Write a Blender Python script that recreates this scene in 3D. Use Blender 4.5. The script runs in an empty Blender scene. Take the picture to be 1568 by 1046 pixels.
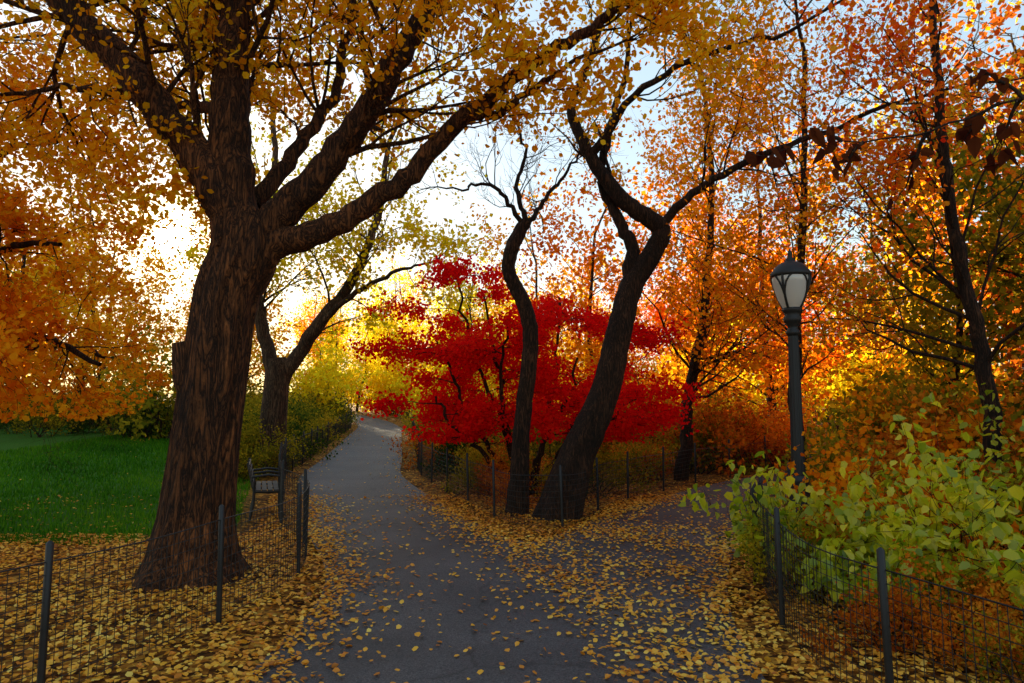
import bpy, math, time
import numpy as np
from mathutils import Vector
T0=time.time()
sc=bpy.context.scene
rad=math.radians
# ------------------------------------------------------------------ helpers
def nrm(a): 
    a=np.asarray(a,float); return a/(np.linalg.norm(a,axis=-1,keepdims=True)+1e-9)
def link(ob,parent=None):
    sc.collection.objects.link(ob)
    if parent is not None: ob.parent=parent
    return ob
def empty(name,loc=(0,0,0)):
    e=bpy.data.objects.new(name,None); e.location=loc; e.empty_display_size=.2
    return link(e)
def mesh_np(name,V,F,mat=None,attrs=None,smooth=False):
    V=np.asarray(V,np.float32).reshape(-1,3); F=np.asarray(F,np.int32); k=F.shape[1]
    me=bpy.data.meshes.new(name)
    me.vertices.add(len(V)); me.vertices.foreach_set('co',V.ravel())
    me.loops.add(F.size); me.loops.foreach_set('vertex_index',F.ravel())
    me.polygons.add(len(F)); me.polygons.foreach_set('loop_start',np.arange(0,F.size,k,dtype=np.int32))
    try: me.polygons.foreach_set('loop_total',np.full(len(F),k,dtype=np.int32))
    except Exception: pass
    me.polygons.foreach_set('use_smooth',np.full(len(F),smooth))
    me.update(calc_edges=True)
    if attrs:
        for n,a in attrs.items():
            at=me.attributes.new(n,'FLOAT','POINT'); at.data.foreach_set('value',np.asarray(a,np.float32))
    if mat: me.materials.append(mat)
    return me
def obj(name,me,parent=None,loc=(0,0,0)):
    o=bpy.data.objects.new(name,me); o.location=loc; return link(o,parent)
def catmull(P,per=6):
    P=np.asarray(P,float); Q=np.vstack([2*P[0]-P[1],P,2*P[-1]-P[-2]]); out=[]
    for i in range(1,len(Q)-2):
        for t in np.linspace(0,1,per,endpoint=False):
            a,b,c,d=Q[i-1],Q[i],Q[i+1],Q[i+2]
            out.append(.5*((2*b)+(c-a)*t+(2*a-5*b+4*c-d)*t*t+(3*b-a-3*c+d)*t**3))
    out.append(P[-1]); return np.array(out)
def sn(p,f,seed=0):
    x,y,z=p[...,0]*f,p[...,1]*f,p[...,2]*f; s=seed*1.7
    return (np.sin(x*1.3+y*.7+s)+np.sin(y*1.7-z*1.1+s*2)+np.sin(z*1.5+x*.9+s*3)+np.sin((x+y+z)*2.3+s))/4

# ------------------------------------------------------------------ layout
def softp(v,w): return np.logaddexp(0,v/w)*w
def H(x,y):
    x=np.asarray(x,float); y=np.asarray(y,float)
    yy=np.minimum(y,110)
    left=1/(1+np.exp(np.clip((x+9)/1.5,-40,40)))
    z=.0212*softp(yy-14,3)*(1+.9*left)
    z=z+.05*np.minimum(softp(x-7,1.5),12)*(1/(1+np.exp(np.clip(-(yy-6)/2,-40,40))))
    return z
L1=catmull([(-.5,-8),(-.5,0),(-.5,4),(-.65,7),(-1.95,10.6),(-3.7,16),(-4.45,20.5),(-6,30),(-7.6,39),(-11,46),(-20,51),(-34,55)],12)
L2=catmull([(.35,-8),(.35,0),(.4,4),(.9,6.8),(2.05,9.6),(3.6,12),(5.6,14.5),(8.5,16.7),(13,18.5),(20,20),(32,22)],12)
def dist(P,L):
    P=np.asarray(P,float); out=np.full(len(P),1e9)
    for i in range(len(L)-1):
        a=L[i];b=L[i+1];ab=b-a
        t=np.clip(((P-a)@ab)/(ab@ab),0,1)
        d=np.hypot(*(P-(a+t[:,None]*ab)).T); out=np.minimum(out,d)
    return out
def sdf(P):
    a=dist(P,L1)-1.17; b=dist(P,L2)-1.13; k=.7
    h=np.clip(.5+.5*(b-a)/k,0,1)
    return b*(1-h)+a*h-k*h*(1-h)

# ------------------------------------------------------------------ materials
def newmat(name):
    m=bpy.data.materials.new(name); m.use_nodes=True; nt=m.node_tree; nt.nodes.clear()
    o=nt.nodes.new('ShaderNodeOutputMaterial'); return m,nt,o
def ramp(nt,stops):
    r=nt.nodes.new('ShaderNodeValToRGB'); e=r.color_ramp.elements
    while len(e)<len(stops): e.new(.5)
    for i,(p,c) in enumerate(stops): e[i].position=p; e[i].color=(*c,1)
    return r
def leafmat(name,cols,trans=.6,gloss=False):
    m,nt,o=newmat(name); N=nt.nodes
    at=N.new('ShaderNodeAttribute'); at.attribute_name='rnd'
    n=len(cols); r=ramp(nt,[(i/(n-1),c) for i,c in enumerate(cols)])
    nt.links.new(at.outputs['Fac'],r.inputs[0])
    d=N.new('ShaderNodeBsdfDiffuse'); t=N.new('ShaderNodeBsdfTranslucent')
    nt.links.new(r.outputs[0],d.inputs[0]); nt.links.new(r.outputs[0],t.inputs[0])
    mx=N.new('ShaderNodeMixShader'); mx.inputs[0].default_value=trans
    nt.links.new(d.outputs[0],mx.inputs[1]); nt.links.new(t.outputs[0],mx.inputs[2]); out=mx
    if gloss:
        g=N.new('ShaderNodeBsdfGlossy'); g.inputs['Roughness'].default_value=.4; g.inputs['Color'].default_value=(.8,.8,.8,1)
        m2=N.new('ShaderNodeMixShader'); m2.inputs[0].default_value=.035
        nt.links.new(mx.outputs[0],m2.inputs[1]); nt.links.new(g.outputs[0],m2.inputs[2]); out=m2
    nt.links.new(out.outputs[0],o.inputs[0]); return m
M_orange=leafmat('leaf_orange',[(.5,.07,.004),(.8,.17,.005),(.9,.30,.007),(.92,.47,.015)],.7)
M_gold=leafmat('leaf_gold',[(.66,.16,.005),(.88,.33,.006),(.92,.49,.009),(.92,.66,.03)],.7)
M_yellow=leafmat('leaf_yellow',[(.65,.4,.01),(.9,.62,.010),(.92,.74,.015),(.75,.74,.03)],.7)
M_rust=leafmat('leaf_rust',[(.18,.035,.006),(.45,.09,.008),(.72,.2,.012),(.85,.38,.03)],.6)
M_redor=leafmat('leaf_red_orange',[(.75,.03,.008),(.88,.09,.008),(.9,.2,.010),(.9,.38,.02)],.65)
M_red=leafmat('leaf_red',[(.45,.002,.005),(.82,.004,.006),(.96,.007,.008),(.98,.035,.010)],.66)
M_olive=leafmat('leaf_olive',[(.05,.065,.008),(.15,.15,.01),(.36,.27,.014),(.66,.4,.02)],.55)
M_green=leafmat('leaf_green',[(.012,.035,.007),(.03,.065,.009),(.07,.11,.012),(.2,.2,.015)],.5)
M_lime=leafmat('leaf_lime',[(.07,.14,.006),(.27,.36,.01),(.6,.58,.014),(.92,.74,.03)],.62,True)
M_dark=leafmat('leaf_dark',[(.04,.008,.006),(.07,.014,.008),(.12,.03,.01),(.25,.05,.01)],.4)
M_litter=leafmat('fallen_leaf',[(.22,.06,.010),(.7,.23,.018),(.95,.46,.035),(.97,.66,.12)],.25,True)
M_grass=leafmat('grass_blade',[(.015,.07,.004),(.04,.15,.006),(.08,.24,.01),(.18,.32,.012)],.45)

def barkmat(name,c1,c2,sc_=1.0,bump=.6):
    m,nt,o=newmat(name); N=nt.nodes; Lk=nt.links.new
    tc=N.new('ShaderNodeTexCoord')
    def nz(scale,zs,det,dist=0):
        mp=N.new('ShaderNodeMapping'); mp.inputs['Scale'].default_value=(scale*sc_,scale*sc_,zs*sc_); Lk(tc.outputs['Object'],mp.inputs[0])
        n=N.new('ShaderNodeTexNoise'); n.inputs['Scale'].default_value=1; n.inputs['Detail'].default_value=det; n.inputs['Distortion'].default_value=dist; n.inputs['Roughness'].default_value=.62
        Lk(mp.outputs[0],n.inputs['Vector']); return n
    a=nz(15,2.2,8,1.3); b2=nz(55,22,6,.2); c=nz(1.6,.8,3)
    ma=N.new('ShaderNodeMath'); ma.operation='SUBTRACT'; ma.inputs[1].default_value=.5; Lk(a.outputs[0],ma.inputs[0])
    mb=N.new('ShaderNodeMath'); mb.operation='ABSOLUTE'; Lk(ma.outputs[0],mb.inputs[0])
    mc=N.new('ShaderNodeMath'); mc.operation='MULTIPLY'; mc.inputs[1].default_value=6; mc.use_clamp=True; Lk(mb.outputs[0],mc.inputs[0])
    mul=N.new('ShaderNodeMath'); mul.operation='MULTIPLY'; Lk(mc.outputs[0],mul.inputs[0]); Lk(b2.outputs[0],mul.inputs[1])
    r2=ramp(nt,[(.02,c1),(.6,c2)]); Lk(mul.outputs[0],r2.inputs[0])
    r3=ramp(nt,[(.35,(.6,.55,.5)),(.65,(1.3,1.1,.95))]); Lk(c.outputs[0],r3.inputs[0])
    mm=N.new('ShaderNodeMixRGB'); mm.blend_type='MULTIPLY'; mm.inputs[0].default_value=1; Lk(r2.outputs[0],mm.inputs[1]); Lk(r3.outputs[0],mm.inputs[2])
    b=N.new('ShaderNodeBsdfPrincipled'); b.inputs['Roughness'].default_value=.85; b.inputs['Specular IOR Level'].default_value=.25
    Lk(mm.outputs[0],b.inputs['Base Color'])
    bp=N.new('ShaderNodeBump'); bp.inputs['Strength'].default_value=bump; bp.inputs['Distance'].default_value=.09
    Lk(mul.outputs[0],bp.inputs['Height']); Lk(bp.outputs[0],b.inputs['Normal'])
    Lk(b.outputs[0],o.inputs[0]); return m
B_main=barkmat('bark_furrowed',(.016,.006,.002),(.42,.16,.05),1,1)
B_dark=barkmat('bark_dark',(.012,.007,.004),(.14,.065,.032),1.4,.8)
B_grey=barkmat('bark_grey',(.03,.02,.012),(.3,.19,.11),1.2,.8)

# ------------------------------------------------------------------ leaves
HEX=np.array([(0,0,0),(.34,.28,.10),(.42,.66,.05),(0,1,-.05),(-.42,.66,.05),(-.34,.28,.10)])
PNT=np.array([(0,0,0),(.25,.25,.10),(.22,.6,.06),(0,1,-.12),(-.22,.6,.06),(-.25,.25,.10)])
BRD=np.array([(0,0,0),(.36,.2,.10),(.3,.6,.06),(0,1,-.14),(-.3,.6,.06),(-.36,.2,.10)])
RHO=np.array([(0,0,0),(.36,.5,.05),(0,1,0),(-.36,.5,-.05)])
def leaves(name,pos,size,mat,rng,kind='hex',up=.0,droop=.3,freq=.9,bias=.5,flat=False,raw=False):
    pos=np.asarray(pos,float); n=len(pos)
    f=rng.normal(0,1,(n,3)); f[:,2]-=droop
    if flat: f[:,2]*=.22
    f=nrm(f); nn=rng.normal(0,1,(n,3)); nn[:,2]+=up
    if flat: nn=rng.normal(0,.22,(n,3)); nn[:,2]+=1
    sd=nrm(np.cross(f,nn)); nn=np.cross(sd,f)
    s=size*rng.uniform(.6,1.25,n)
    T={'hex':HEX,'pnt':PNT,'rho':RHO,'brd':BRD}[kind]; k=len(T)
    curl=rng.uniform(-.5,2,n)
    V=pos[:,None,:]+s[:,None,None]*(T[None,:,0,None]*sd[:,None,:]*rng.uniform(.75,1.2,n)[:,None,None]+(T[None,:,1,None]-.3)*f[:,None,:]+T[None,:,2,None]*curl[:,None,None]*nn[:,None,:])
    base=(np.arange(n)*k)[:,None]
    if k==6: F=np.concatenate([base+np.array([[0,1,2,3]]),base+np.array([[0,3,4,5]])])
    else: F=base+np.array([[0,1,2,3]])
    c=np.clip(bias+.22*sn(pos,freq,1)+.12*sn(pos,freq*3.1,2)+rng.normal(0,.17,n),0,1)
    if raw: return V.reshape(-1,3),F,np.repeat(c,k)
    return mesh_np(name,V,F,mat,{'rnd':np.repeat(c,k)})

# ------------------------------------------------------------------ tree builder
class Tree:
    def __init__(s,seed): s.rng=np.random.default_rng(seed); s.br=[]; s.tw=[]
    def grow(s,p,d,L,r,lvl,mx,prm):
        g=s.rng; n=6 if lvl<mx else 4; P=[np.array(p,float)]; d=nrm(d); up=np.array([0,0,1.])
        tr=prm.get('trop',.08); wd=prm.get('wander',.28)
        for i in range(n-1):
            d=nrm(d+g.normal(0,wd,3)*.6+up*tr*(1 if not prm.get('flat') else -d[2]*prm['flat']))
            P.append(P[-1]+d*L/(n-1))
        P=np.array(P); R=np.linspace(r,r*.35,n); s.br.append((P,R,6 if r>.04 else (4 if r>.012 else 3)))
        if lvl>=mx: s.tw.append(P); return
        if lvl==mx-1: s.tw.append(P[2:])
        nc=prm['nc'][min(lvl,len(prm['nc'])-1)]
        for c in range(nc):
            t=g.uniform(.2,1) if c else 1.0; i=min(int(t*(n-1)),n-2); fr=t*(n-1)-i
            q=P[i]*(1-fr)+P[i+1]*fr; dd=nrm(P[i+1]-P[i])
            pr=nrm(np.cross(dd,g.normal(0,1,3))); an=g.uniform(.45,1.05) if c else .25
            nd=dd*math.cos(an)+pr*math.sin(an)
            s.grow(q,nd,L*g.uniform(.42,.68)*prm.get('lr',1),max(r*(1-.65*t)*.62,.003),lvl+1,mx,prm)
    def limb(s,pts,r0,r1,sides=10,spawn=0,L=(1.2,2.2),lv=3,prm=None,t0=.2,per=6,gn=.02,rp=None,ridge=0,end=True):
        P=catmull(pts,per); n=len(P); t=np.linspace(0,1,n)
        if rp is not None: R=np.interp(t,np.linspace(0,1,len(rp)),rp)
        else: R=r0+(r1-r0)*t**.8
        P[1:-1]+=s.rng.normal(0,gn,(n-2,3))
        if not ridge: R=R*(1+s.rng.normal(0,.03,n))
        s.br.append((P,R,sides) if not ridge else (P,R,sides,ridge))
        seg=np.linalg.norm(np.diff(P,axis=0),axis=1).sum()
        for k in range(int(spawn*seg*(1-t0))):
            tt=s.rng.uniform(t0,1); i=min(int(tt*(n-1)),n-2); dd=nrm(P[i+1]-P[i])
            pr=nrm(np.cross(dd,s.rng.normal(0,1,3))); an=s.rng.uniform(.6,1.25)
            s.grow(P[i],dd*math.cos(an)+pr*math.sin(an),s.rng.uniform(*L),max(R[i]*.3,.012) if R[i]<.12 else .035,1,lv,prm)
        if prm and end: s.grow(P[-1],P[-1]-P[-2],L[1],R[-1],1,lv,prm)
        return P
    def woodraw(s):
        groups={}
        for b in s.br: groups.setdefault((len(b[0]),b[2],len(b)>3),[]).append(b)
        Vs=[];Fs=[];off=0
        for (n,k,rg),bl in groups.items():
            P=np.array([b[0] for b in bl]); R=np.array([b[1] for b in bl])
            Tn=np.gradient(P,axis=1); Tn=nrm(Tn)
            ref=np.where(np.abs(Tn[:,:1,2:3])>.8,np.array([1.,0,0]),np.array([0,0,1.]))
            ref=np.broadcast_to(ref,Tn.shape)
            A=nrm(np.cross(Tn,ref)); B=np.cross(Tn,A)
            th=np.linspace(0,2*np.pi,k,endpoint=False)
            RR=R[:,:,None]*np.ones(k)
            if rg:
                zz=np.linspace(0,1,n)[None,:,None]*5
                w=np.sin(th*7+np.sin(zz*1.3)*1.3)*.03+np.sin(th*13+1.2*np.sin(zz*2+1)+2)*.022+np.sin(th*3+zz*.7)*.03+np.sin(th*23+2*np.sin(zz*2.2))*.014
                fl=np.clip(1-np.linspace(0,1,n)*5,0,1)[None,:,None]**2
                w=w+fl*(np.sin(th*5+.6)*.16)
                RR=RR*(1+w*bl[0][3])
            V=P[:,:,None,:]+RR[...,None]*(np.cos(th)[None,None,:,None]*A[:,:,None,:]+np.sin(th)[None,None,:,None]*B[:,:,None,:])
            m=len(bl); idx=np.arange(m*n*k).reshape(m,n,k)+off
            a=idx[:,:-1,:];b2=np.roll(a,-1,axis=2);c=idx[:,1:,:];d2=np.roll(c,-1,axis=2)
            Fs.append(np.stack([a,b2,d2,c],-1).reshape(-1,4)); Vs.append(V.reshape(-1,3)); off+=m*n*k
        return np.concatenate(Vs),np.concatenate(Fs)
    def wood(s,name,mat,base):
        V,F=s.woodraw(); return mesh_np(name,V-np.array(base),F,mat,smooth=True)
    def anchors(s,k,spread):
        out=[]
        for P in s.tw:
            n=len(P); t=s.rng.uniform(0,n-1.001,k); i=t.astype(int); f=(t-i)[:,None]
            out.append(P[i]*(1-f)+P[i+1]*f+s.rng.normal(0,spread,(k,3)))
        return np.concatenate(out)
    def build(s,name,base,bark,lm,k,spread,size,**kw):
        e=empty(name,base); b=np.array(base,float)
        obj('trunk_and_branches',s.wood(name+'_wood',bark,b),e)
        if k:
            A=s.anchors(k,spread); A=A[A[:,2]>kw.pop('zmin',.6)]
            obj('foliage',leaves(name+'_leaves',A-b,size,lm,s.rng,**kw),e)
        return e

# ------------------------------------------------------------------ ground
xs=np.unique(np.round(np.concatenate([-np.geomspace(14,600,26),np.arange(-14,14.01,.25),np.geomspace(14,600,26)]),3))
ys=np.unique(np.round(np.concatenate([-np.geomspace(4,300,14),np.arange(-4,40,.25),np.geomspace(40,900,34)]),3))
X,Y=np.meshgrid(xs,ys); G=np.stack([X.ravel(),Y.ravel()],1); S=sdf(G)
Z=H(G[:,0],G[:,1])+.012*sn(np.stack([G[:,0],G[:,1],G[:,0]*0],1),3)*np.clip(S,0,1)
Z=Z-np.where(S<.15,.03,0)
pathx=np.interp(G[:,1],L1[:,1],L1[:,0])
lawn=np.clip((pathx-2.0-G[:,0])/.8,0,1)*np.clip((G[:,1]-8.9-.4*np.sin(G[:,0]*1.3))/.8,0,1)*np.clip((60-G[:,1])/4,0,1)
nx,ny=len(xs),len(ys); I=np.arange(nx*ny).reshape(ny,nx)
F=np.stack([I[:-1,:-1],I[:-1,1:],I[1:,1:],I[1:,:-1]],-1).reshape(-1,4)
m,nt,o=newmat('ground_leaf_litter_and_lawn'); N=nt.nodes; Lk=nt.links.new
tc=N.new('ShaderNodeTexCoord')
vo=N.new('ShaderNodeTexVoronoi'); vo.inputs['Scale'].default_value=20; Lk(tc.outputs['Object'],vo.inputs['Vector'])
sp=N.new('ShaderNodeSeparateColor'); Lk(vo.outputs['Color'],sp.inputs[0])
r1=ramp(nt,[(0,(.04,.018,.006)),(.4,(.18,.065,.010)),(.7,(.46,.18,.022)),(1,(.65,.35,.05))]); Lk(sp.outputs[0],r1.inputs[0])
nz=N.new('ShaderNodeTexNoise'); nz.inputs['Scale'].default_value=1.3; nz.inputs['Detail'].default_value=6; Lk(tc.outputs['Object'],nz.inputs['Vector'])
r0=ramp(nt,[(.4,(.28,.22,.18)),(.65,(1,1,1))]); Lk(nz.outputs[0],r0.inputs[0])
ml=N.new('ShaderNodeMixRGB'); ml.blend_type='MULTIPLY'; ml.inputs[0].default_value=.8; Lk(r1.outputs[0],ml.inputs[1]); Lk(r0.outputs[0],ml.inputs[2])
n2=N.new('ShaderNodeTexNoise'); n2.inputs['Scale'].default_value=30; n2.inputs['Detail'].default_value=5; Lk(tc.outputs['Object'],n2.inputs['Vector'])
r2=ramp(nt,[(.3,(.015,.06,.004)),(.7,(.06,.18,.008))]); Lk(n2.outputs[0],r2.inputs[0])
at=N.new('ShaderNodeAttribute'); at.attribute_name='lawn'
mx=N.new('ShaderNodeMixRGB'); Lk(at.outputs['Fac'],mx.inputs[0]); Lk(ml.outputs[0],mx.inputs[1]); Lk(r2.outputs[0],mx.inputs[2])
b=N.new('ShaderNodeBsdfPrincipled'); b.inputs['Roughness'].default_value=.95; b.inputs['Specular IOR Level'].default_value=.1; Lk(mx.outputs[0],b.inputs['Base Color'])
bp=N.new('ShaderNodeBump'); bp.inputs['Strength'].default_value=.8; bp.inputs['Distance'].default_value=.03; Lk(vo.outputs['Distance'],bp.inputs['Height']); Lk(bp.outputs[0],b.inputs['Normal'])
Lk(b.outputs[0],o.inputs[0])
obj('ground',mesh_np('ground',np.column_stack([G,Z]),F,m,{'lawn':lawn},smooth=True))

# path
m,nt,o=newmat('asphalt'); N=nt.nodes; Lk=nt.links.new
tc=N.new('ShaderNodeTexCoord')
n1=N.new('ShaderNodeTexNoise'); n1.inputs['Scale'].default_value=.9; n1.inputs['Detail'].default_value=6
n2=N.new('ShaderNodeTexNoise'); n2.inputs['Scale'].default_value=90; n2.inputs['Detail'].default_value=4
n3=N.new('ShaderNodeTexVoronoi'); n3.feature='DISTANCE_TO_EDGE'; n3.inputs['Scale'].default_value=.55
n4=N.new('ShaderNodeTexNoise'); n4.inputs['Scale'].default_value=2.5; n4.inputs['Detail'].default_value=6
for n in(n1,n2,n4): Lk(tc.outputs['Object'],n.inputs['Vector'])
wv=N.new('ShaderNodeMixRGB'); wv.inputs[0].default_value=.35; Lk(tc.outputs['Object'],wv.inputs[1]); Lk(n4.outputs['Color'],wv.inputs[2]); Lk(wv.outputs[0],n3.inputs['Vector'])
rc=ramp(nt,[(0,(.35,.35,.35)),(.008,(1,1,1))]); Lk(n3.outputs['Distance'],rc.inputs[0])
r1=ramp(nt,[(.3,(.034,.029,.031)),(.7,(.075,.064,.066))]); Lk(n1.outputs[0],r1.inputs[0])
r2=ramp(nt,[(.35,(.35,.35,.35)),(.7,(1.75,1.75,1.75))]); Lk(n2.outputs[0],r2.inputs[0])
ml=N.new('ShaderNodeMixRGB'); ml.blend_type='MULTIPLY'; ml.inputs[0].default_value=1; Lk(r1.outputs[0],ml.inputs[1]); Lk(r2.outputs[0],ml.inputs[2])
ml2=N.new('ShaderNodeMixRGB'); ml2.blend_type='MULTIPLY'; ml2.inputs[0].default_value=.8; Lk(ml.outputs[0],ml2.inputs[1]); Lk(rc.outputs[0],ml2.inputs[2])
b=N.new('ShaderNodeBsdfPrincipled'); b.inputs['Roughness'].default_value=.7; Lk(ml2.outputs[0],b.inputs['Base Color'])
bp=N.new('ShaderNodeBump'); bp.inputs['Strength'].default_value=.8; bp.inputs['Distance'].default_value=.01; Lk(n2.outputs[0],bp.inputs['Height']); Lk(bp.outputs[0],b.inputs['Normal'])
Lk(b.outputs[0],o.inputs[0])
st=.2
px_=np.arange(-36,33,st); py_=np.arange(-8,57,st); X,Y=np.meshgrid(px_,py_); G=np.stack([X.ravel(),Y.ravel()],1)
S=sdf(G)
act=(S>0)&(S<st*1.6)
Q=G[act].copy()
for _ in range(3):
    s0=sdf(Q); e=.02; gx=(sdf(Q+[e,0])-s0)/e; gy=(sdf(Q+[0,e])-s0)/e; gl=gx*gx+gy*gy+1e-6
    Q-=np.stack([gx,gy],1)*(s0/gl)[:,None]
G2=G.copy(); G2[act]=Q
nx,ny=len(px_),len(py_); I=np.arange(nx*ny).reshape(ny,nx)
F=np.stack([I[:-1,:-1],I[:-1,1:],I[1:,1:],I[1:,:-1]],-1).reshape(-1,4)
ok=((S[F]<=0).sum(1)>=1)&(S[F].max(1)<st*1.6); F=F[ok]
u,inv=np.unique(F,return_inverse=True); F=inv.reshape(-1,4); G2=G2[u]
obj('path',mesh_np('path',np.column_stack([G2,H(G2[:,0],G2[:,1])+.012]),F,m,smooth=True))

# fallen leaves
rg=np.random.default_rng(3)
def scatter(n,x0,x1,y0,y1,dens,ypow=1.0):
    x=rg.uniform(x0,x1,n); y=y0+(y1-y0)*rg.uniform(0,1,n)**ypow
    P=np.stack([x,y],1); s=sdf(P); d=dens(x,y,s)
    return P[rg.uniform(0,1,n)<d]
def dn(x,y,s):
    cl=np.clip(.55+.9*sn(np.stack([x,y,x*0],1),1.6,4),.2,1)
    edge=np.exp(-np.abs(s+.05)/.27)
    d=np.where(s>0,.55,.035)
    rightside=x-np.interp(y,[0,4.2,6,8,10,13,20],[.75,.62,.25,-.25,-.6,-1.6,-3])
    d=np.where((s<=0)&(y<11.8),np.maximum(d,.75*np.clip((rightside+.15)/.7,0,1)*cl*np.clip((11.2-y)/2,0,1)),d)
    d=np.maximum(d,edge*.98)
    lawnz=(x<-3.6)&(y>9.2)
    d=np.where(lawnz&(s>.5),.02,d)
    return d
P=np.concatenate([scatter(130000,-9,6,2.5,13,dn),scatter(30000,-14,14,13,42,dn,1.5)])
Zl=H(P[:,0],P[:,1])+.02+rg.uniform(0,.02,len(P))
obj('fallen_leaves',leaves('fallen_leaves',np.column_stack([P,Zl]),.046,M_litter,rg,kind='hex',flat=True,droop=0,freq=1.2,bias=.56))
# grass
n=80000; x=rg.uniform(-16,-2.5,n); y=8.6+22*rg.uniform(0,1,n)**1.6
P=np.stack([x,y],1); s=sdf(P); k=(s>.9)&(y>9.0+.4*np.sin(x*1.3)+rg.normal(0,.25,n)); P=P[k]; n=len(P)
h=rg.uniform(.03,.075,n)*(1+P[:,1]/30); a=rg.uniform(0,6.28,n); w=.006*(1+P[:,1]/12)
b0=np.column_stack([P,H(P[:,0],P[:,1])-.005]); dx=np.column_stack([np.cos(a)*w,np.sin(a)*w,0*a])
tip=b0+np.column_stack([rg.normal(0,.02,n),rg.normal(0,.02,n),h])
V=np.stack([b0-dx,b0+dx,tip],1).reshape(-1,3); F=np.arange(3*n).reshape(-1,3)
c=np.clip(.5+.3*sn(b0,.8)+rg.normal(0,.2,n),0,1)
obj('lawn_grass',mesh_np('lawn_grass',V,F,M_grass,{'rnd':np.repeat(c,3)}))

# ------------------------------------------------------------------ foreground big tree
prm={'nc':[6,6,5],'trop':.05,'wander':.3}
t=Tree(11)
t.limb([(-3.2,7,-.1),(-3.17,7,.45),(-3.11,7,1.2),(-3.03,7,2.1),(-2.94,7,2.87),(-2.78,7,3.3),(-2.84,7.02,3.7)],.5,.3,96,rp=[.6,.43,.355,.33,.315,.31,.31,.32,.335,.32,.27],per=16,gn=.0,ridge=1.0)
t.limb([(-2.86,7.02,3.3),(-3.0,7.05,4.3),(-3.05,7.1,5.2),(-3.07,7.2,6.1),(-3.15,7.4,7.5),(-3.3,7.6,9.2)],.27,.1,40,spawn=4.6,L=(1.5,2.6),prm=prm,t0=.25,ridge=.8,per=8,gn=.008)
t.limb([(-2.78,7,3.0),(-2.95,6.95,3.7),(-3.34,6.9,4.37),(-4.08,6.8,5.28),(-4.83,6.7,6.1),(-5.9,6.5,7.3)],.24,.09,28,spawn=5,L=(1.3,2.3),prm=prm,t0=.4,ridge=.6,rp=[.25,.21,.185,.165,.14,.08])
t.limb([(-2.8,7,3.1),(-2.45,6.98,3.65),(-1.96,6.95,4.2),(-1.49,6.95,4.91),(-1.01,6.9,5.72),(-.55,6.8,6.4),(-.1,6.6,7.4)],.2,.07,24,spawn=3.4,L=(1.2,2.0),prm=prm,t0=.35,ridge=.6,rp=[.24,.18,.155,.135,.115,.09,.05])
t.limb([(-2.85,7,3.1),(-2.4,6.95,3.38),(-1.74,6.9,3.63),(-1.13,6.9,4.05),(-.58,6.85,4.63),(.11,6.8,5.2),(.82,6.8,5.64),(1.46,6.8,6.1),(2.4,6.8,6.5)],.16,.04,20,spawn=1.5,L=(.6,1.2),prm=prm,t0=.45,ridge=.5,rp=[.22,.15,.12,.105,.09,.07,.055,.04,.025])
t.limb([(-.45,6.85,4.72),(-.1,6.8,4.75),(.3,6.75,5.05),(.75,6.7,5.3)],.06,.02,8,spawn=2,L=(.5,.9),prm=prm,t0=.3)
t.limb([(-3.85,6.85,5.0),(-4.2,6.8,4.98),(-4.6,6.75,5.0),(-5.2,6.7,4.88)],.05,.02,8,spawn=4,L=(.7,1.2),prm=prm,t0=.2)
t.limb([(-2.8,7.2,3.9),(-2.45,7.6,4.7),(-2.15,8,5.6),(-2.1,8.5,6.8)],.1,.05,12,spawn=4.5,L=(1.2,2),prm=prm,t0=.3)
t.limb([(-3.0,7.0,4.5),(-3.5,7.9,5.3),(-4.3,8.8,5.7),(-5.4,9.4,6.1)],.1,.04,10,spawn=4.5,L=(1.0,1.6),prm=prm,t0=.3)
t.limb([(-3.2,6.98,1.6),(-3.25,6.95,2.1),(-3.29,6.93,2.36)],.2,.17,24,rp=[.1,.19,.185,.16],ridge=.6,gn=.0)
t.limb([(-3.29,6.93,2.34),(-3.29,6.93,2.38)],.15,.005,24,rp=[.165,.1,.004],gn=0,per=3)
t.build('elm_tree',(-3.2,7,0),B_main,M_gold,13,.09,.068,kind='hex',zmin=3.3,bias=.5,up=.3,freq=1.1)

# tree to the left out of frame, foliage hanging over the lawn
t=Tree(21); pm={'nc':[6,6,5],'trop':-.03,'wander':.3}
t.limb([(-9.6,10.5,0),(-9.5,10.5,2),(-9.3,10.4,4.5),(-9.2,10.3,8)],.3,.12,20,spawn=3,L=(2,3.0),prm=pm,t0=.3,ridge=.7)
for q in [((-9.5,10.5,2.2),(-8.2,10.2,2.7),(-6.8,9.8,2.7),(-5.8,9.6,2.3)),((-9.5,10.5,3),(-8.4,9.8,4.6),(-7.2,9.2,5.2),(-6.2,9,5.3)),((-9.5,10.5,2.6),(-8.6,9,3.1),(-7.2,8,3.1),(-6.1,7.4,2.6)),((-9.4,10.5,2),(-8.8,11.6,2.6),(-8.0,12.2,2.8),(-7.4,12.4,2.6)),((-9.4,10.5,3),(-8.6,10.2,3.6),(-7.4,9.8,4.0),(-6.4,9.5,4.0))]:
    t.limb(q,.11,.03,10,spawn=3.4,L=(.8,1.5),prm=pm,t0=.15,end=False)
t.build('maple_tree',(-9.6,10.5,0),B_dark,M_orange,10,.09,.078,kind='hex',zmin=1.55,bias=.78)

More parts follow.
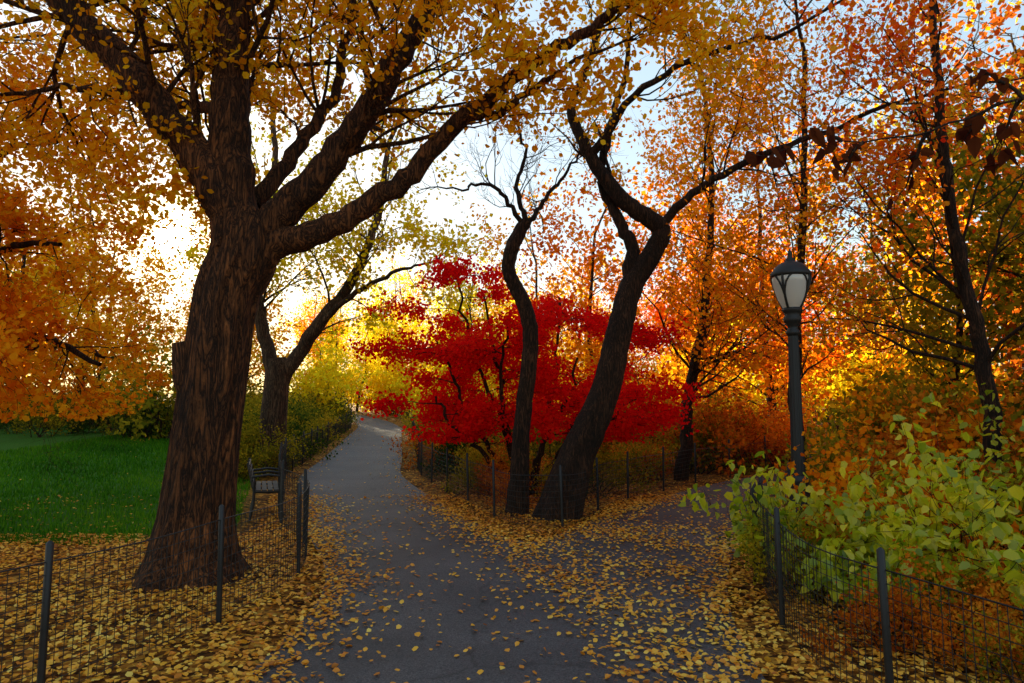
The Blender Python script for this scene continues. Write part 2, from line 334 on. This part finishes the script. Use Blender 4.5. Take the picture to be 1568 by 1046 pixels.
# forked yellow tree beyond the lawn edge
t=Tree(31); pb={'nc':[5,5,4],'trop':.05,'wander':.32}
t.limb([(-5.95,17,0),(-5.9,17,1.2),(-5.84,17,2.5),(-5.9,17,2.9)],.34,.26,32,rp=[.42,.33,.3,.29,.26],ridge=.8,per=10,gn=0)
t.limb([(-5.88,17,2.4),(-6.25,17,3.7),(-6.4,17,4.9),(-6.1,17,7.2),(-6.2,17,9.5)],.2,.06,14,spawn=3,L=(1.3,2.2),prm=pb,t0=.3)
t.limb([(-5.84,17,2.2),(-5.1,17,3.4),(-4.0,16.9,4.9),(-3.4,16.8,6.4),(-3.1,16.7,8.4)],.22,.06,14,spawn=3,L=(1.2,2.3),prm=pb,t0=.25)
t.limb([(-4.95,17,3.6),(-4.0,16.6,4.4),(-2.9,16.3,4.9),(-2.2,16.1,5.1)],.1,.03,8,spawn=2.4,L=(.7,1.5),prm=pb,t0=.3)
t.build('linden_tree',(-5.95,17,0),B_grey,M_yellow,9,.13,.12,kind='rho',zmin=2.6,bias=.4)

# crooked trees on the island
pc={'nc':[6,5,4],'trop':.12,'wander':.42}
t=Tree(41)
t.limb([(.08,11,-.05),(.12,11,.8),(.17,11,1.52),(.3,11,2.79),(.17,11,3.43),(-.04,11,3.87),(.0,11,4.3),(.23,11,4.75)],.15,.09,20,rp=[.2,.15,.135,.13,.125,.12,.11,.12,.1],ridge=.7,per=8,gn=.006)
for q in [((.22,11,4.6),(-.1,10.9,5.1),(-.5,10.9,5.35),(-.8,10.8,5.2)),((.23,11,4.7),(.1,11,5.3),(.2,11,5.9),(.05,11,6.5)),((.23,11,4.7),(.5,11.1,5.1),(.9,11.2,5.6),(1.2,11.2,6.1))]:
    t.limb(q,.05,.018,8,spawn=5,L=(.5,1.0),prm=pc,t0=.2)
t.build('crooked_locust_tree',(.08,11,0),B_dark,M_gold,0,.1,.07)
t=Tree(42)
t.limb([(.67,10.6,-.08),(1.0,10.6,.95),(1.42,10.6,1.9),(1.7,10.7,2.95),(1.9,10.8,3.6),(2.3,10.8,4.25),(2.38,10.8,4.6),(1.87,10.8,4.98),(1.45,10.8,5.5),(1.13,10.8,6.1),(.98,10.8,6.6),(1.2,10.8,7.2),(1.5,10.8,8.1)],.3,.05,28,spawn=1.5,L=(1,2),prm=pc,t0=.62,rp=[.36,.27,.225,.2,.18,.155,.15,.13,.11,.09,.075,.06,.04],ridge=.8,per=8,gn=.006)
t.limb([(1.8,10.78,3.3),(1.93,10.85,4.2),(1.76,10.9,4.7),(1.5,11,5.4),(1.6,11,6.2),(1.9,11,7.2)],.13,.05,14,spawn=1.5,L=(.8,1.7),prm=pc,t0=.5,ridge=.6)
t.limb([(2.38,10.8,4.6),(2.9,10.6,5.1),(3.8,10.4,5.6),(4.8,10.2,5.9),(5.8,10,6.3)],.08,.03,10,spawn=3.6,L=(1,2),prm=prm,t0=.2)
t.limb([(1.3,10.8,5.8),(1.9,10.2,6.5),(2.8,9.7,6.9),(4.0,9.4,7.1)],.07,.03,10,spawn=3,L=(1,2),prm=prm,t0=.2)
t.build('crooked_cherry_tree',(.67,10.6,0),B_dark,M_gold,6,.12,.068,kind='hex',zmin=3.9,bias=.38)

# red japanese maple
t=Tree(51); pr={'nc':[6,6,4],'wander':.25,'trop':.2,'flat':2.6}
for q in [((.3,13.4,0),(-.1,13.2,1.2),(-.75,13.1,2.8),(-1.1,13.0,4.3)),((.3,13.4,0),(-.5,13.2,1.0),(-1.0,13.1,2.0),(-1.45,13,3.0)),((.3,13.4,0),(-.1,13.3,1.4),(-.3,13.2,2.6),(-.6,13.2,4.0)),
          ((.35,13.4,0),(.7,13.5,1.4),(.9,13.6,2.8),(.95,13.6,3.9)),((.4,13.4,0),(1.1,13.4,1.2),(1.6,13.4,2.2),(2.1,13.4,3.3)),
          ((.4,13.3,0),(1.1,13.1,1.0),(1.9,13,1.5),(2.5,12.9,2.1)),((.25,13.2,0),(-.1,12.9,1.2),(-.2,12.7,2.3),(-.1,12.6,3.3)),((.25,13.2,0),(-.6,12.9,.9),(-1.1,12.7,1.4),(-1.4,12.6,1.9)),((.3,13.3,0),(.6,12.9,1.0),(1.0,12.6,1.8),(1.2,12.5,2.6))]:
    t.limb(q,.06,.02,8,spawn=5,L=(.55,1.05),prm=pr,t0=.38,gn=.03,end=False)
t.build('japanese_maple_tree',(.3,13.4,0),B_dark,M_red,14,.08,.08,kind='rho',zmin=1.05,up=.5,droop=.5,bias=.68)

# slender orange tree
t=Tree(61)
t.limb([(3.8,15.6,0),(3.95,15.6,1.2),(4.05,15.6,2.1),(4.38,15.6,3.5),(4.55,15.6,5),(4.7,15.6,7),(4.6,15.6,9)],.17,.05,14,spawn=4.4,L=(1.5,2.8),prm=prm,t0=.32)
t.build('orange_maple_tree',(3.8,15.6,0),B_dark,M_orange,10,.12,.11,kind='rho',zmin=2.4,bias=.6)

# right-hand tall thin trees
t=Tree(71)
t.limb([(6.35,9,0),(6.3,9,1.2),(6.2,9,2.4),(6.0,9,3.8),(5.87,9,5.3),(5.85,9,6.6),(5.9,9,8.8)],.13,.04,14,spawn=4,L=(1.2,2.4),prm=prm,t0=.3,ridge=.5)
t.build('red_maple_tree',(6.35,9,0),B_dark,M_redor,6,.11,.075,kind='hex',zmin=2.6,bias=.6,freq=.6)
t=Tree(72)
t.limb([(4.9,11.6,0),(4.8,11.6,1.8),(4.9,11.6,3.4),(5.1,11.6,5.5),(5.2,11.6,8)],.12,.04,14,spawn=4.4,L=(1.2,2.5),prm=prm,t0=.3)
t.build('golden_maple_tree',(4.9,11.6,0),B_dark,M_orange,9,.11,.085,kind='rho',zmin=2.2,bias=.68)

# near tree at the right whose branch hangs into view
t=Tree(81)
t.limb([(5.4,3.2,0),(5.3,3.2,2),(5.2,3.2,3.4),(5.3,3.2,6)],.16,.08,14)
pz={'nc':[4,3],'trop':-.05,'wander':.2}
t.limb([(5.25,3.2,3.0),(4.2,3.2,3.45),(3.2,3.1,3.3),(2.34,3.0,3.1),(1.82,3.0,2.93),(1.35,3.0,2.88)],.012,.003,8,spawn=3,L=(.12,.28),lv=2,prm=pz,t0=.45,gn=.008)
t.build('beech_tree',(5.4,3.2,0),B_dark,M_dark,2,.02,.10,kind='pnt',zmin=2.3,droop=2.2)

# ------------------------------------------------------------------ woodland and undergrowth (merged masses)
protoT=[]
for i in range(5):
    t=Tree(100+i); pg={'nc':[6,5,4],'trop':.07,'wander':.3}
    g=t.rng; lx,ly=g.normal(0,.5,2)
    t.limb([(0,0,-.3),(lx*.3,ly*.3,2.5),(lx,ly,5),(lx*.8,ly*.8,9)],.2,.06,8,spawn=3.0,L=(2,3.6),prm=pg,t0=.2)
    t.br=[b for b in t.br if b[1][0]>.012]
    w=t.woodraw(); A=t.anchors(9,.22); A=A[A[:,2]>1.0]
    protoT.append((w,leaves('',A,.215,None,g,kind='rho',raw=True)))
protoB=[]
for i in range(4):
    t=Tree(200+i); g=t.rng; pg={'nc':[5,5],'trop':.05,'wander':.35}
    for k in range(9):
        a=g.uniform(0,6.28); t.grow((g.normal(0,.15),g.normal(0,.15),0),(math.cos(a)*.7,math.sin(a)*.7,1),g.uniform(.7,1.3),.018,0,2,pg)
    t.br=[b for b in t.br if b[1][0]>.006]
    w=t.woodraw(); A=t.anchors(8,.10); A=A[A[:,2]>.03]
    protoB.append((w,leaves('',A,.085,None,g,kind='rho',raw=True)))
class Mass:
    def __init__(s): s.d={}
    def add(s,key,V,F,c,x,y,sc_,rz):
        ca,sa=math.cos(rz),math.sin(rz); W=np.empty_like(V)
        W[:,0]=(V[:,0]*ca-V[:,1]*sa)*sc_+x; W[:,1]=(V[:,0]*sa+V[:,1]*ca)*sc_+y; W[:,2]=V[:,2]*sc_+float(H(x,y))-.02
        L=s.d.setdefault(key,[[],[],[],0]); L[0].append(W); L[1].append(F+L[3]); L[2].append(c); L[3]+=len(V)
    def plant(s,proto,x,y,sc_,mat,rz):
        (wv,wf),(lv,lf,lc)=proto
        s.add(B_dark.name,wv,wf,np.zeros(len(wv)),x,y,sc_,rz); s.add(mat.name,lv,lf,np.clip(lc+g.normal(0,.1),0,1),x,y,sc_,rz)
    def out(s,name):
        e=empty(name)
        for k,L in s.d.items():
            obj(k.replace('leaf','foliage'),mesh_np(name+'_'+k,np.concatenate(L[0]),np.concatenate(L[1]),bpy.data.materials[k],{'rnd':np.concatenate(L[2])}),e)
g=np.random.default_rng(5)
woods=Mass()
def clear(x,y,r): return sdf(np.array([[x,y]]))[0]>r
cnt=0
def pick(opts): return opts[g.integers(len(opts))]
for k in range(900):
    y=g.uniform(24,95); az=g.uniform(-46,46); x=y*math.tan(rad(az))
    if not clear(x,y,1.6): continue
    if x<-9 and y<44: continue
    if abs(az+27)<2.5: continue
    if az<10: s=min(.17*y*g.uniform(.7,1.05)/10.5,1.3)
    else: s=g.uniform(.7,1.2)
    if az<-14: mt=pick([M_orange,M_gold,M_gold,M_yellow])
    elif az<9: mt=pick([M_yellow,M_yellow,M_gold,M_gold])
    elif az<24: mt=pick([M_orange,M_gold,M_orange,M_redor])
    else: mt=pick([M_rust,M_gold,M_olive,M_orange])
    woods.plant(protoT[k%5],x,y,s,mt,g.uniform(0,6.28)); cnt+=1
    if cnt>=60: break
for (x,y,s,mt) in [(-2.4,27,.55,M_yellow),(-9.8,34,.42,M_yellow),(0.9,24,.7,M_gold),(3.2,21,.72,M_orange),(-1.3,22,.48,M_yellow),(8,21,.85,M_orange),(11.5,15.5,.9,M_rust),(9.8,10.8,.75,M_olive),(12.5,12.5,1.0,M_rust),(8.9,6.8,.7,M_rust),(7.9,12.6,.6,M_olive),(15,20,1,M_gold),
    (-7.2,51,.6,M_yellow),(-4.5,47,.6,M_yellow),(-10,56,.7,M_yellow),(-5.5,55,.7,M_yellow),(-13.5,53,.7,M_yellow),(-17.5,20,.8,M_orange),(-24,30,1.0,M_orange),(-23,38,1,M_gold),
    (-19,25,.9,M_gold),(-12,29.5,.8,M_gold),(-21,33,1,M_gold)]:
    woods.plant(protoT[int(abs(x*7))%5],x,y,s,mt,g.uniform(0,6.28))
woods.out('distant_trees')
under=Mass(); nb=0
for k in range(760):
    r=g.uniform()
    if r<.28: # island
        x=g.uniform(-5,8); y=g.uniform(10.6,32)
        a=np.interp(y,L1[:,1],L1[:,0])
        yy=np.interp(x,L2[:,0],L2[:,1]) if x>.4 else 0
        if x<a or y<yy: continue
        mt=pick([M_rust,M_olive,M_olive,M_green,M_rust]); s=g.uniform(.35,.65)
        if y>17: s*=1.5
    elif r<.60: # right bank
        x=g.uniform(3.6,18); y=g.uniform(6.5,20); yy=np.interp(x,L2[:,0],L2[:,1])
        mt=pick([M_olive,M_rust,M_rust,M_orange,M_olive])
        s=g.uniform(.7,1.5)
        if y<yy and y>yy-2.2: s*=.4
        if x<6.5 and y<10: s*=.6
    elif r<.80: # left, beyond the lawn
        y=g.uniform(24,44); x=g.uniform(-36,-9.5)
        if y< 24+(-9.5-x)*.3: continue
        mt=pick([M_green,M_green,M_olive]); s=g.uniform(.8,1.4)
    elif r<.92:
        y=g.uniform(15,40); x=np.interp(y,L1[:,1],L1[:,0])-g.uniform(1.9,4.0); mt=pick([M_green,M_olive,M_olive]); s=g.uniform(.5,1.1)
    else:
        y=g.uniform(24,60); x=g.uniform(-14,40); mt=pick([M_olive,M_yellow,M_gold]); s=g.uniform(1.6,3)
        if y>40 and x<0: mt=M_yellow
    if not clear(x,y,.75*s+.25): continue
    if math.hypot(x-3.5,y-8.5)<.9: continue
    under.plant(protoB[k%4],x,y,s,mt,g.uniform(0,6.28)); nb+=1
for (x,y) in [(-7.0,48.5),(-5.2,46),(-9.2,51.5),(-11.5,53.5),(-3.8,43)]: under.plant(protoB[1],x,y,2.2,M_yellow,x)
for k in range(26):
    x=g.uniform(2.5,5.6); y=g.uniform(3.0,7.8)
    if not clear(x,y,.55): continue
    under.plant(protoB[k%4],x,y,g.uniform(.25,.42),pick([M_rust,M_olive,M_rust]),g.uniform(0,6.28))
under.out('undergrowth')

# foreground shrub at right with large lime leaves
t=Tree(91); g2=t.rng; ps={'nc':[4,4],'trop':.0,'wander':.36}
for (x,y,h) in [(2.55,6.6,.5),(2.5,5.6,.45),(2.85,7.3,.55),(2.8,6.4,.7),(3.1,5.9,.8),(2.9,5.2,.65),(3.4,5.2,.9),(3.9,5.6,1.0),(3.4,6.6,.85),(4.4,5.4,1.25),(4.0,4.7,1.1),(3.5,4.5,.8),(4.8,6.2,1.25),(4.4,4.4,1.35),(5.2,5.2,1.45),(4.2,6.9,.95),(5.2,7,1.2)]:
    for k in range(3):
        a=g2.uniform(0,6.28); t.grow((x+g2.normal(0,.15),y+g2.normal(0,.15),0),(math.cos(a)*.45,math.sin(a)*.45,1),h*g2.uniform(.6,1.15),.012,0,2,ps)
t.build('viburnum_shrub',(3.6,5.4,0),B_dark,M_lime,6,.07,.10,kind='brd',zmin=.25,up=1.6,droop=.6,bias=.6,freq=2.4)

# ------------------------------------------------------------------ fences
m,nt,o=newmat('black_iron'); b=nt.nodes.new('ShaderNodeBsdfPrincipled'); b.inputs['Base Color'].default_value=(.009,.008,.008,1); b.inputs['Roughness'].default_value=.55; b.inputs['Metallic'].default_value=.1
nz=nt.nodes.new('ShaderNodeTexNoise'); nz.inputs['Scale'].default_value=40; bp=nt.nodes.new('ShaderNodeBump'); bp.inputs['Strength'].default_value=.2; bp.inputs['Distance'].default_value=.004
nt.links.new(nz.outputs[0],bp.inputs['Height']); nt.links.new(bp.outputs[0],b.inputs['Normal']); nt.links.new(b.outputs[0],o.inputs[0]); M_iron=m
def tubes(name,segs,mat,sides=4):
    t=Tree(0); 
    for P,r in segs: t.br.append((np.array(P,float),np.full(len(P),r) if np.isscalar(r) else np.array(r),sides))
    return t.wood(name,mat,(0,0,0))
def fence(name,pts,hh=.85,post=1.55):
    P=catmull(pts,8); sg=np.linalg.norm(np.diff(P,axis=0),axis=1); cum=np.concatenate([[0],np.cumsum(sg)]); L=cum[-1]
    def at(s): return np.array([np.interp(s,cum,P[:,0]),np.interp(s,cum,P[:,1])])
    rgf=np.random.default_rng(8); segs=[]; s=0
    while s<L:
        q=at(s); z=float(H(*q)); l=rgf.normal(0,.004,2)
        segs.append(([(q[0],q[1],z+.04),(q[0]+l[0],q[1]+l[1],z+hh-.04)],.0028)); s+=.06
    ns=int(L/.25)+2
    for zz in np.arange(.05,hh-.02,.075):
        C=[]
        for s in np.linspace(0,L,ns):
            q=at(s); C.append((q[0],q[1],float(H(*q))+zz+.008*math.sin(s*3.1+zz*5)))
        segs.append((C,.0028 if zz<hh-.1 else .0055))
    e=empty(name,(0,0,0)); obj('wire_mesh',tubes(name+'_wire',segs,M_iron,3),e)
    ps=[]; s=0.0
    while s<=L:
        q=at(s); z=float(H(*q)); ln=rgf.normal(0,.012,2)
        ps.append(([(q[0],q[1],z-.05),(q[0]+ln[0]*.5,q[1]+ln[1]*.5,z+hh*.5),(q[0]+ln[0],q[1]+ln[1],z+hh+.06),(q[0]+ln[0],q[1]+ln[1],z+hh+.075)],[.021,.021,.021,.006])); s+=post
    obj('posts',tubes(name+'_posts',ps,M_iron,6),e)
def offs(L,d,y0,y1,ax=1):
    Tn=nrm(np.gradient(L,axis=0)); Nn=np.stack([-Tn[:,1],Tn[:,0]],1); Q=L+Nn*d; k=(Q[:,ax]>y0)&(Q[:,ax]<y1); return Q[k][::4]
fence('wire_fence',np.vstack([[(-3.2,2.6),(-2.63,4.25),(-2.32,5.5),(-2.15,7.0),(-2.55,8.6)],offs(L1,1.5,10,40)]))
isl=np.vstack([offs(L1,-1.62,11,38)[::-1],[(.0,9.95),(.45,9.75),(.95,10.0)],offs(L2,1.5,1.6,20,0)])
fence('wire_fence',isl,.8)
fence('wire_fence',np.vstack([[(2.55,2.4),(2.15,3.5),(1.97,4.7),(2.3,6.4),(2.75,7.9)],offs(L2,-1.55,10,17)]),.85)

# ------------------------------------------------------------------ lamp
def spin(name,prof,mat,seg=40,flute=0,nf=12):
    th=np.linspace(0,2*np.pi,seg,endpoint=False); pr=np.array(prof,float); n=len(pr)
    Rr=pr[:,0][:,None]*(1+flute*np.cos(th*nf)[None,:])
    V=np.stack([Rr*np.cos(th),Rr*np.sin(th),np.repeat(pr[:,1][:,None],seg,1)],-1).reshape(-1,3)
    I=np.arange(n*seg).reshape(n,seg); a=I[:-1];b=np.roll(a,-1,1);c=I[1:];d=np.roll(c,-1,1)
    return mesh_np(name,V,np.stack([a,b,d,c],-1).reshape(-1,4),mat,smooth=True)
lx,ly=3.56,8.6
lamp=empty('street_lamp',(lx,ly,float(H(lx,ly))-.06))
obj('base',spin('lamp_base',[(.2,0),(.2,.08),(.17,.1),(.17,.3),(.185,.33),(.15,.38),(.125,.6),(.11,.8),(.12,.83),(.12,.86),(.085,.9)],M_iron,48,.03,12),lamp)
obj('post',spin('lamp_post',[(.078,.88),(.07,1.6),(.062,2.4),(.058,2.66)],M_iron,48,.07,12),lamp)
obj('collar',spin('lamp_collar',[(.058,2.64),(.085,2.67),(.085,2.70),(.06,2.73),(.06,2.76),(.1,2.82),(.115,2.86),(.09,2.9),(.10,2.94),(.125,2.97),(.115,3.0),(.02,3.0)],M_iron),lamp)
m,nt,o=newmat('frosted_lamp_glass'); N=nt.nodes
d=N.new('ShaderNodeBsdfDiffuse'); d.inputs[0].default_value=(.92,.88,.82,1); tr=N.new('ShaderNodeBsdfTranslucent'); tr.inputs[0].default_value=(.97,.92,.85,1)
gl=N.new('ShaderNodeBsdfGlossy'); gl.inputs['Roughness'].default_value=.15
a=N.new('ShaderNodeMixShader'); a.inputs[0].default_value=.5; nt.links.new(d.outputs[0],a.inputs[1]); nt.links.new(tr.outputs[0],a.inputs[2])
c=N.new('ShaderNodeMixShader'); c.inputs[0].default_value=.08; nt.links.new(a.outputs[0],c.inputs[1]); nt.links.new(gl.outputs[0],c.inputs[2]); nt.links.new(c.outputs[0],o.inputs[0])
gp=[(.1,2.99),(.135,3.05),(.17,3.13),(.2,3.22),(.222,3.31),(.23,3.37),(.225,3.41)]
obj('glass',spin('lamp_glass',gp,m),lamp)
ribs=[]
for k in range(4):
    an=k*math.pi/2+.75
    ribs.append(([((r+.006)*math.cos(an),(r+.006)*math.sin(an),z) for r,z in gp],[.016]*7))
    for sg in(-1,1):
        C=[]
        for j,(r,z) in enumerate(gp[2:]):
            aa=an+sg*(j/4)**1.5*.5; C.append(((r+.008)*math.cos(aa),(r+.008)*math.sin(aa),z))
        ribs.append((C,.012))
obj('ribs',tubes('lamp_ribs',ribs,M_iron,8),lamp)
obj('cap',spin('lamp_cap',[(.2,3.39),(.245,3.40),(.25,3.43),(.235,3.46),(.2,3.51),(.15,3.56),(.09,3.59),(.06,3.6),(.06,3.63),(.03,3.65),(.028,3.68),(.034,3.70),(.02,3.73),(.004,3.77)],M_iron),lamp)

# ------------------------------------------------------------------ bench
def box(c,s):
    c=np.array(c);s=np.array(s)/2; V=np.array([(x,y,z) for x in(-1,1) for y in(-1,1) for z in(-1,1)])*s+c
    return V,np.array([(0,1,3,2),(4,6,7,5),(0,4,5,1),(2,3,7,6),(0,2,6,4),(1,5,7,3)])
def boxes(name,bl,mat):
    Vs=[];Fs=[];o=0
    for c,s in bl: V,F=box(c,s); Vs.append(V);Fs.append(F+o);o+=8
    return mesh_np(name,np.concatenate(Vs),np.concatenate(Fs),mat)
bn=empty('park_bench',(-4.05,10.9,float(H(-4.05,10.9)))); bn.rotation_euler=(0,0,rad(-70))
m,nt,o=newmat('dark_wood'); b=nt.nodes.new('ShaderNodeBsdfPrincipled'); b.inputs['Base Color'].default_value=(.03,.022,.018,1); b.inputs['Roughness'].default_value=.6; nt.links.new(b.outputs[0],o.inputs[0])
obj('seat',boxes('seat',[((0,.06+i*.085,.44),(1.3,.07,.03)) for i in range(5)],m),bn)
obj('backrest',boxes('backrest',[((0,-.02-i*.02,.54+i*.085),(1.3,.025,.07)) for i in range(4)],m),bn)
fr=[]
for x in(-.6,0,.6):
    fr+=[([(x,.42,0),(x,.40,.25),(x,.42,.42)],.02),([(x,-.05,0),(x,.0,.25),(x,0,.44),(x,-.1,.85)],.02),([(x,.0,.42),(x,.2,.41),(x,.44,.42)],.018),([(x,-.04,.64),(x,.2,.67),(x,.42,.64),(x,.42,.42)],.018)]
obj('iron_frame',tubes('bench_frame',fr,M_iron,8),bn)

# ------------------------------------------------------------------ sky, sun, camera
az,el=-27.0,12.5
sd=Vector((math.sin(rad(az))*math.cos(rad(el)),math.cos(rad(az))*math.cos(rad(el)),math.sin(rad(el))))
w=bpy.data.worlds.new('World'); sc.world=w; w.use_nodes=True; nt=w.node_tree; nt.nodes.clear(); N=nt.nodes; Lk=nt.links.new
sk=N.new('ShaderNodeTexSky'); sk.sky_type='NISHITA'; sk.sun_disc=False; sk.sun_elevation=rad(el); sk.sun_rotation=rad(az); sk.dust_density=.5; sk.air_density=1.3; sk.ozone_density=2.0
gm=N.new('ShaderNodeGamma'); gm.inputs[1].default_value=.36; Lk(sk.outputs[0],gm.inputs[0])
hs=N.new('ShaderNodeHueSaturation'); hs.inputs['Saturation'].default_value=1.55; Lk(gm.outputs[0],hs.inputs['Color'])
tc=N.new('ShaderNodeTexCoord'); dt=N.new('ShaderNodeVectorMath'); dt.operation='DOT_PRODUCT'; dt.inputs[1].default_value=sd
nm=N.new('ShaderNodeVectorMath'); nm.operation='NORMALIZE'; Lk(tc.outputs['Generated'],nm.inputs[0]); Lk(nm.outputs[0],dt.inputs[0])
mxx=N.new('ShaderNodeMath'); mxx.operation='MAXIMUM'; mxx.inputs[1].default_value=0; Lk(dt.outputs['Value'],mxx.inputs[0])
def pw(e,k):
    p=N.new('ShaderNodeMath'); p.operation='POWER'; p.inputs[1].default_value=e; Lk(mxx.outputs[0],p.inputs[0])
    q=N.new('ShaderNodeMath'); q.operation='MULTIPLY'; q.inputs[1].default_value=k; Lk(p.outputs[0],q.inputs[0]); return q
a1=pw(30,.6); a2=pw(900,10)
sm=N.new('ShaderNodeMath'); sm.operation='ADD'; Lk(a1.outputs[0],sm.inputs[0]); Lk(a2.outputs[0],sm.inputs[1])
gc=N.new('ShaderNodeMixRGB'); gc.blend_type='MULTIPLY'; gc.inputs[0].default_value=1; gc.inputs[2].default_value=(1,.74,.3,1); Lk(sm.outputs[0],gc.inputs[1])
ad=N.new('ShaderNodeMixRGB'); ad.blend_type='ADD'; ad.inputs[0].default_value=1; Lk(hs.outputs[0],ad.inputs[1]); Lk(gc.outputs[0],ad.inputs[2])
bg=N.new('ShaderNodeBackground'); bg.inputs[1].default_value=.66; wo=N.new('ShaderNodeOutputWorld')
Lk(ad.outputs[0],bg.inputs[0]); Lk(bg.outputs[0],wo.inputs[0])
sl=bpy.data.lights.new('sunlight','SUN'); sl.energy=20; sl.angle=rad(.5); sl.color=(1,.82,.52)
so=bpy.data.objects.new('sunlight',sl); link(so); so.rotation_euler=(-sd).to_track_quat('-Z','Y').to_euler(); so.location=(0,0,20)
m,nt,o=newmat('solar_disc'); em=nt.nodes.new('ShaderNodeEmission'); em.inputs[0].default_value=(1,.95,.75,1); em.inputs[1].default_value=30; nt.links.new(em.outputs[0],o.inputs[0])
try: m.cycles.emission_sampling='NONE'
except Exception: pass
me=spin('sun',[(14*math.sin(a),-14*math.cos(a)) for a in np.linspace(0.001,math.pi-.001,12)],m,24)
obj('sun',me,None,tuple(Vector((0,0,1.7))+sd*700))
cam=bpy.data.cameras.new('camera'); co=bpy.data.objects.new('camera',cam); link(co); cam.lens=24; cam.sensor_width=36; cam.clip_end=3000; cam.clip_start=.05
co.location=(0,0,1.7); co.rotation_euler=(rad(95.5),0,0); sc.camera=co
sc.view_settings.view_transform='Standard'; sc.view_settings.look='None'; sc.view_settings.exposure=0; sc.view_settings.gamma=1
print('build',time.time()-T0)
